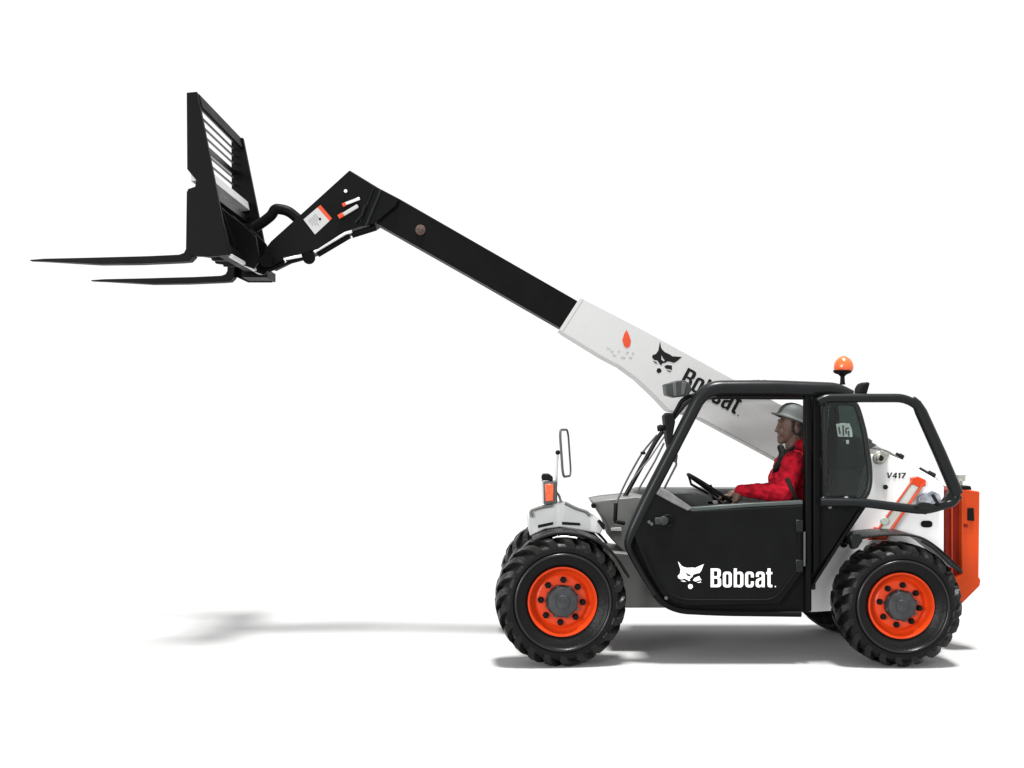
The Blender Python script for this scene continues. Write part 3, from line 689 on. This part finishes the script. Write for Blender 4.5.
for y0 in (YF0 + .16, YF0 + .40, .80, 1.10):
    plate('rib_plate', [(194,196),(207,196),(220,232),(224,252),(196,252)], y0, y0 + .03, M['black'], fc, .004, yr=YF0)
for y0 in (.78, 1.14):
    plate('hook_plate', [(200,196),(210,196),(232,216),(246,226),(258,238),(262,262),(256,270),(232,262),(205,258)], y0, y0 + .035, M['black'], fc, .006, yr=.86)
bm = bmesh.new(); add_tube(bm, [P(266,261,.80), P(266,261,1.18)], .05, 16); add_tube(bm, [P(246,229,.80), P(246,229,1.18)], .035, 16); obj('pivot_pin', bm, M['black'], fc)
tube('carriage_hose', [P(214,205,.7), P(224,226,.7), P(229,250,.7), P(240,258,.75)], .014, M['satin'], fc, fr=.06)
tube('carriage_hose', [P(210,208,.62), P(216,228,.6), P(219,250,.6)], .012, M['satin'], fc, fr=.06)
plate('foot_block', [(246,271),(271,271),(271,279.5),(246,279.5)], 1.36, YF1 + .02, M['black'], fc, .004, yr=1.5)
def fork(name_y, ref):
    y0 = name_y; bm = bmesh.new()
    prof = [(30,259.8),(45,258.8),(90,258.2),(150,256.6),(180,255.2),(185,253.4),(187,249.5),(187.8,192),(194,190),(195.5,250),(194.5,257),(190,261.5),(182,262.2),(140,264),(100,264.4),(75,263),(45,261.4),(30,260.9)]
    p3 = [P(x, y, y0 + .03) for x, y in prof] if ref == 0 else [P(511 + (x - 511)*1.0, y, YF0 + .05) for x, y in prof]; w = .10
    A, B = [], []
    for p in p3:
        tip = min(1, .45 + .55*(p.x - p3[0].x)/.35)
        A.append(bm.verts.new((p.x, y0 + w/2 - w/2*tip, p.z))); B.append(bm.verts.new((p.x, y0 + w/2 + w/2*tip, p.z)))
    bm.faces.new(A); bm.faces.new(list(reversed(B)))
    n = len(A)
    for i in range(n): bm.faces.new((A[(i+1) % n], A[i], B[i], B[(i+1) % n]))
    return obj('fork', bm, M['black'], fc, .004)
fork(YF0 + .05, 0); fork(1.53, 1)

# ================================================================== PERSON
def cone(bm, a, b, ra, rb, n=12):
    add_tube(bm, [a, b], [ra, rb], n)
    for c, r in ((a, ra), (b, rb)): bmesh.ops.create_icosphere(bm, subdivisions=2, radius=r, matrix=Matrix.Translation(c))
def chain(bm, pts, rs):
    for i in range(len(pts)-1): cone(bm, pts[i], pts[i+1], rs[i], rs[i+1])
def ell(bm, c, s, rot=None):
    mt = Matrix.Translation(c) @ (rot.to_4x4() if rot is not None else Matrix.Identity(4)) @ Matrix.Diagonal((s[0], s[1], s[2], 1))
    bmesh.ops.create_icosphere(bm, subdivisions=3, radius=1, matrix=mt)
def remeshed(name, bm, voxel, m, parent, smooth_it=4):
    me = mesh_from(bm, name); tmp = bpy.data.objects.new(name, me); COL.objects.link(tmp)
    r = tmp.modifiers.new('r', 'REMESH'); r.mode = 'VOXEL'; r.voxel_size = voxel
    s = tmp.modifiers.new('s', 'SMOOTH'); s.factor = .5; s.iterations = smooth_it
    dg = bpy.context.evaluated_depsgraph_get(); dg.update()
    out = bpy.data.meshes.new_from_object(tmp.evaluated_get(dg)); bpy.data.objects.remove(tmp)
    out.name = name; out.materials.clear()
    return link(name, out, m, parent, smooth=180)
YP = .46
def B(px, py, y=YP): return P(px, py, y)
# joints
neck, chest, pelvis = B(793,448), B(790,472), B(797,524)
shL, shR = B(793,463,.27), B(792,463,.65)
elL, elR = B(782,493,.22), B(780,492,.70)
wrL, wrR = B(740,490.5,.27), B(742,490,.64)
hipL, hipR = B(796,526,.37), B(796,526,.55)
knL, knR = B(743,526,.34), B(743,526,.58)
anL, anR = B(728,574,.34), B(728,574,.58)
bm = bmesh.new()
# head: skull, jaw, nose, brow, ears
hk = B(791,427); F = Vector((-1, 0, 0))
ell(bm, hk + Vector((.012,0,.022)), (.098,.077,.098)); ell(bm, hk + Vector((-.024,0,-.035)), (.072,.064,.086)); ell(bm, B(781.3,441), (.030,.034,.024))
cone(bm, B(779.2,422.5), B(776.8,430.6), .010, .014); ell(bm, B(776.3,431.0), (.013,.014,.010)); ell(bm, B(780.5,420.5), (.02,.055,.013))
ell(bm, B(778.8,436.6), (.016,.024,.006)); ell(bm, B(779.2,439), (.015,.022,.007))
for s in (-1, 1):
    ell(bm, B(794.5,429.5) + Vector((0, s*.078, 0)), (.018,.009,.032)); ell(bm, B(784.5,431) + Vector((0, s*.028, 0)), (.052,.030,.050))
chain(bm, [B(793,436), neck, B(795,458)], [.062,.058,.07])
# torso and limbs
ell(bm, chest + Vector((.02,0,-.02)), (.125,.17,.2)); ell(bm, B(796,505), (.13,.16,.17)); ell(bm, pelvis, (.13,.165,.11))
for sh, el, wr, hp, kn, an in ((shL, elL, wrL, hipL, knL, anL), (shR, elR, wrR, hipR, knR, anR)):
    chain(bm, [B(794,460), sh, el, wr], [.06,.058,.042,.028]); chain(bm, [hp, kn, an], [.085,.062,.042])
    chain(bm, [an, an + Vector((.02,0,-.06)), an + Vector((-.16,0,-.07))], [.042,.042,.035])
# hands on the rim of the steering wheel
def hand(wr, rimp, s):
    d = (rimp - wr).normalized(); palm = wr + d*(rimp - wr).length*.55
    cone(bm, wr, palm, .028, .034); ell(bm, palm + d*.012, (.044,.036,.02), d.to_track_quat('X', 'Z').to_matrix())
    side = Vector((0, 1, 0)); up = Vector((.55, 0, .83))
    for i, ln in enumerate((.92, 1.0, .95, .8)):
        off = side*(.026 - .0175*i)*s
        k0 = palm + d*.04 + off + Vector((0,0,.012)); k1 = rimp + off*1.05 + Vector((-.012,0,.024))*ln; k2 = rimp + off + Vector((-.03,0,-.002))*ln; k3 = rimp + off + Vector((-.012,0,-.026))*ln
        chain(bm, [k0, k1, k2, k3], [.0105,.010,.009,.008])
    t0 = palm + side*.034*s; chain(bm, [palm, t0 + d*.02, t0*.3 + rimp*.7 + Vector((.01,0,-.01)), rimp + side*.03*s + Vector((.008,0,-.024))], [.017,.014,.011,.009])
rL, rR = B(729,500.5,.36), B(729,500.5,.56)
def rim_at(yv):
    s = max(-1, min(1, (yv - YS)/R)); return cc + ux*R*math.sqrt(1 - s*s) + Vector((0, yv - YS, 0))
rL, rR = rim_at(.27), rim_at(.64)
hand(wrL, rL + Vector((0,0,.004)), 1); hand(wrR, rR + Vector((0,0,.004)), -1)
person = remeshed('person', bm, .005, M['skin'], None, 6)
setp(person, 'driver in red jacket and pale hard hat seated at the steering wheel', 'person')
bm = bmesh.new()
for s in (-1, 1): bmesh.ops.create_icosphere(bm, subdivisions=2, radius=.0105, matrix=Matrix.Translation(B(781.6,425.2) + Vector((0, s*.030, 0))))
obj('eyes', bm, M['skin_eye'], person)
bm = bmesh.new(); ell(bm, hk + Vector((.038,0,-.006)), (.08,.080,.085)); chain(bm, [B(801,432), B(802,441)], [.05,.04])
for s in (-1, 1): chain(bm, [B(790.5,421)+Vector((0,s*.074,0)), B(790,431)+Vector((0,s*.072,0))], [.014,.008])
remeshed('hair', bm, .006, M['hair'], person, 2)
# jacket
bm = bmesh.new()
ell(bm, chest + Vector((.02,0,-.015)), (.15,.195,.20)); ell(bm, B(795,500), (.155,.185,.20)); ell(bm, B(778,480), (.07,.13,.10)); ell(bm, B(795,462), (.12,.2,.085)); cone(bm, B(798,455), B(797,447), .085, .078)
for sh, el, wr in ((shL, elL, wrL), (shR, elR, wrR)):
    s = -1 if sh is shL else 1
    chain(bm, [B(796,460), sh, sh.lerp(el, .5) + Vector((.005,0,0)), el + Vector((.01,0,-.004)), el.lerp(wr, .35), el.lerp(wr, .7), wr], [.085,.088,.08,.075,.066,.056,.042])
    for t, r in ((.2,.07),(.42,.064),(.62,.058)):
        q = el.lerp(wr, t); bmesh.ops.create_icosphere(bm, subdivisions=2, radius=r, matrix=Matrix.Translation(q + Vector((0, .008*s*random.random(), .006*random.random()))))
jk = remeshed('jacket', bm, .007, M['jacket'], person, 3)
for v in jk.data.vertices:   # cloth folds
    n = v.normal; c = v.co
    f = math.sin(c.x*70 + c.z*45 + 2*math.sin(c.z*31 + c.y*23))*math.sin(c.z*58 - c.x*25 + c.y*20)
    v.co = c + n*.0045*f
bm = bmesh.new()   # dark collar flap and harness straps on the chest
ys = .285
chain(bm, [B(780.5,447.5,.40), B(783,453,.38), B(781,461,.37), B(776.5,468,.38), B(774,474,.42)], [.026,.03,.03,.026,.016])
chain(bm, [B(784,459,.34), B(789,452,.29), B(794,446.5,.31)], [.022,.02,.014])
remeshed('collar', bm, .006, M['soot'], person, 2)
bm = bmesh.new()
sp = [B(806,470,.25), B(797,470.5,.20), B(790,472,.19), B(787,477,.20)]
add_tube(bm, sp, .012, 8); add_tube(bm, [B(787,478,.17), B(791,488,.16), B(796,500,.22)], .018, 8)
obj('seat_belt', bm, mat('dark_strap', (.012,.013,.011), .8, spec=.1), person)
bm = bmesh.new()
for hp, kn, an in ((hipL, knL, anL), (hipR, knR, anR)): chain(bm, [hp, kn, an + Vector((0,0,.02))], [.105,.078,.06])
ell(bm, pelvis, (.15,.18,.12))
remeshed('trousers', bm, .009, M['trousers'], person, 3)
bm = bmesh.new()
for an in (anL, anR): chain(bm, [an + Vector((.02,0,.02)), an + Vector((.03,0,-.06)), an + Vector((-.05,0,-.06)), an + Vector((-.17,0,-.075))], [.058,.06,.055,.045])
remeshed('boots', bm, .009, M['boot'], person, 2)
# hard hat: dome with ridge and a brim, tipped back
bm = bmesh.new(); n = 40
rot = Matrix.Rotation(math.radians(20), 3, 'Y')
prof = [(.118,-.012,1.16),(.150,-.008,1.32),(.152,-.003,1.32),(.128,.006,1.08),(.121,.02,1),(.119,.045,1),(.108,.078,1),(.086,.104,1),(.052,.121,1),(.02,.127,1),(0,.128,1)]
hc = B(792.5,419.5); rows = []
for r, z, fx in prof:
    row = []
    for q in range(n):
        t = 2*math.pi*q/n; x = r*math.cos(t); y = r*math.sin(t)*.86
        if fx > 1.05 and x < 0: x *= 1 + (fx - 1)*.35
        elif fx > 1.05: x *= .86
        row.append(bm.verts.new(hc + rot @ Vector((x, y, z*.98))))
    rows.append(row)
for A, Bq in zip(rows, rows[1:]):
    for q in range(n): bm.faces.new((A[q], A[(q+1) % n], Bq[(q+1) % n], Bq[q]))
bmesh.ops.remove_doubles(bm, verts=bm.verts, dist=1e-4)
obj('hard_hat', bm, M['hat'], person, smooth=60)
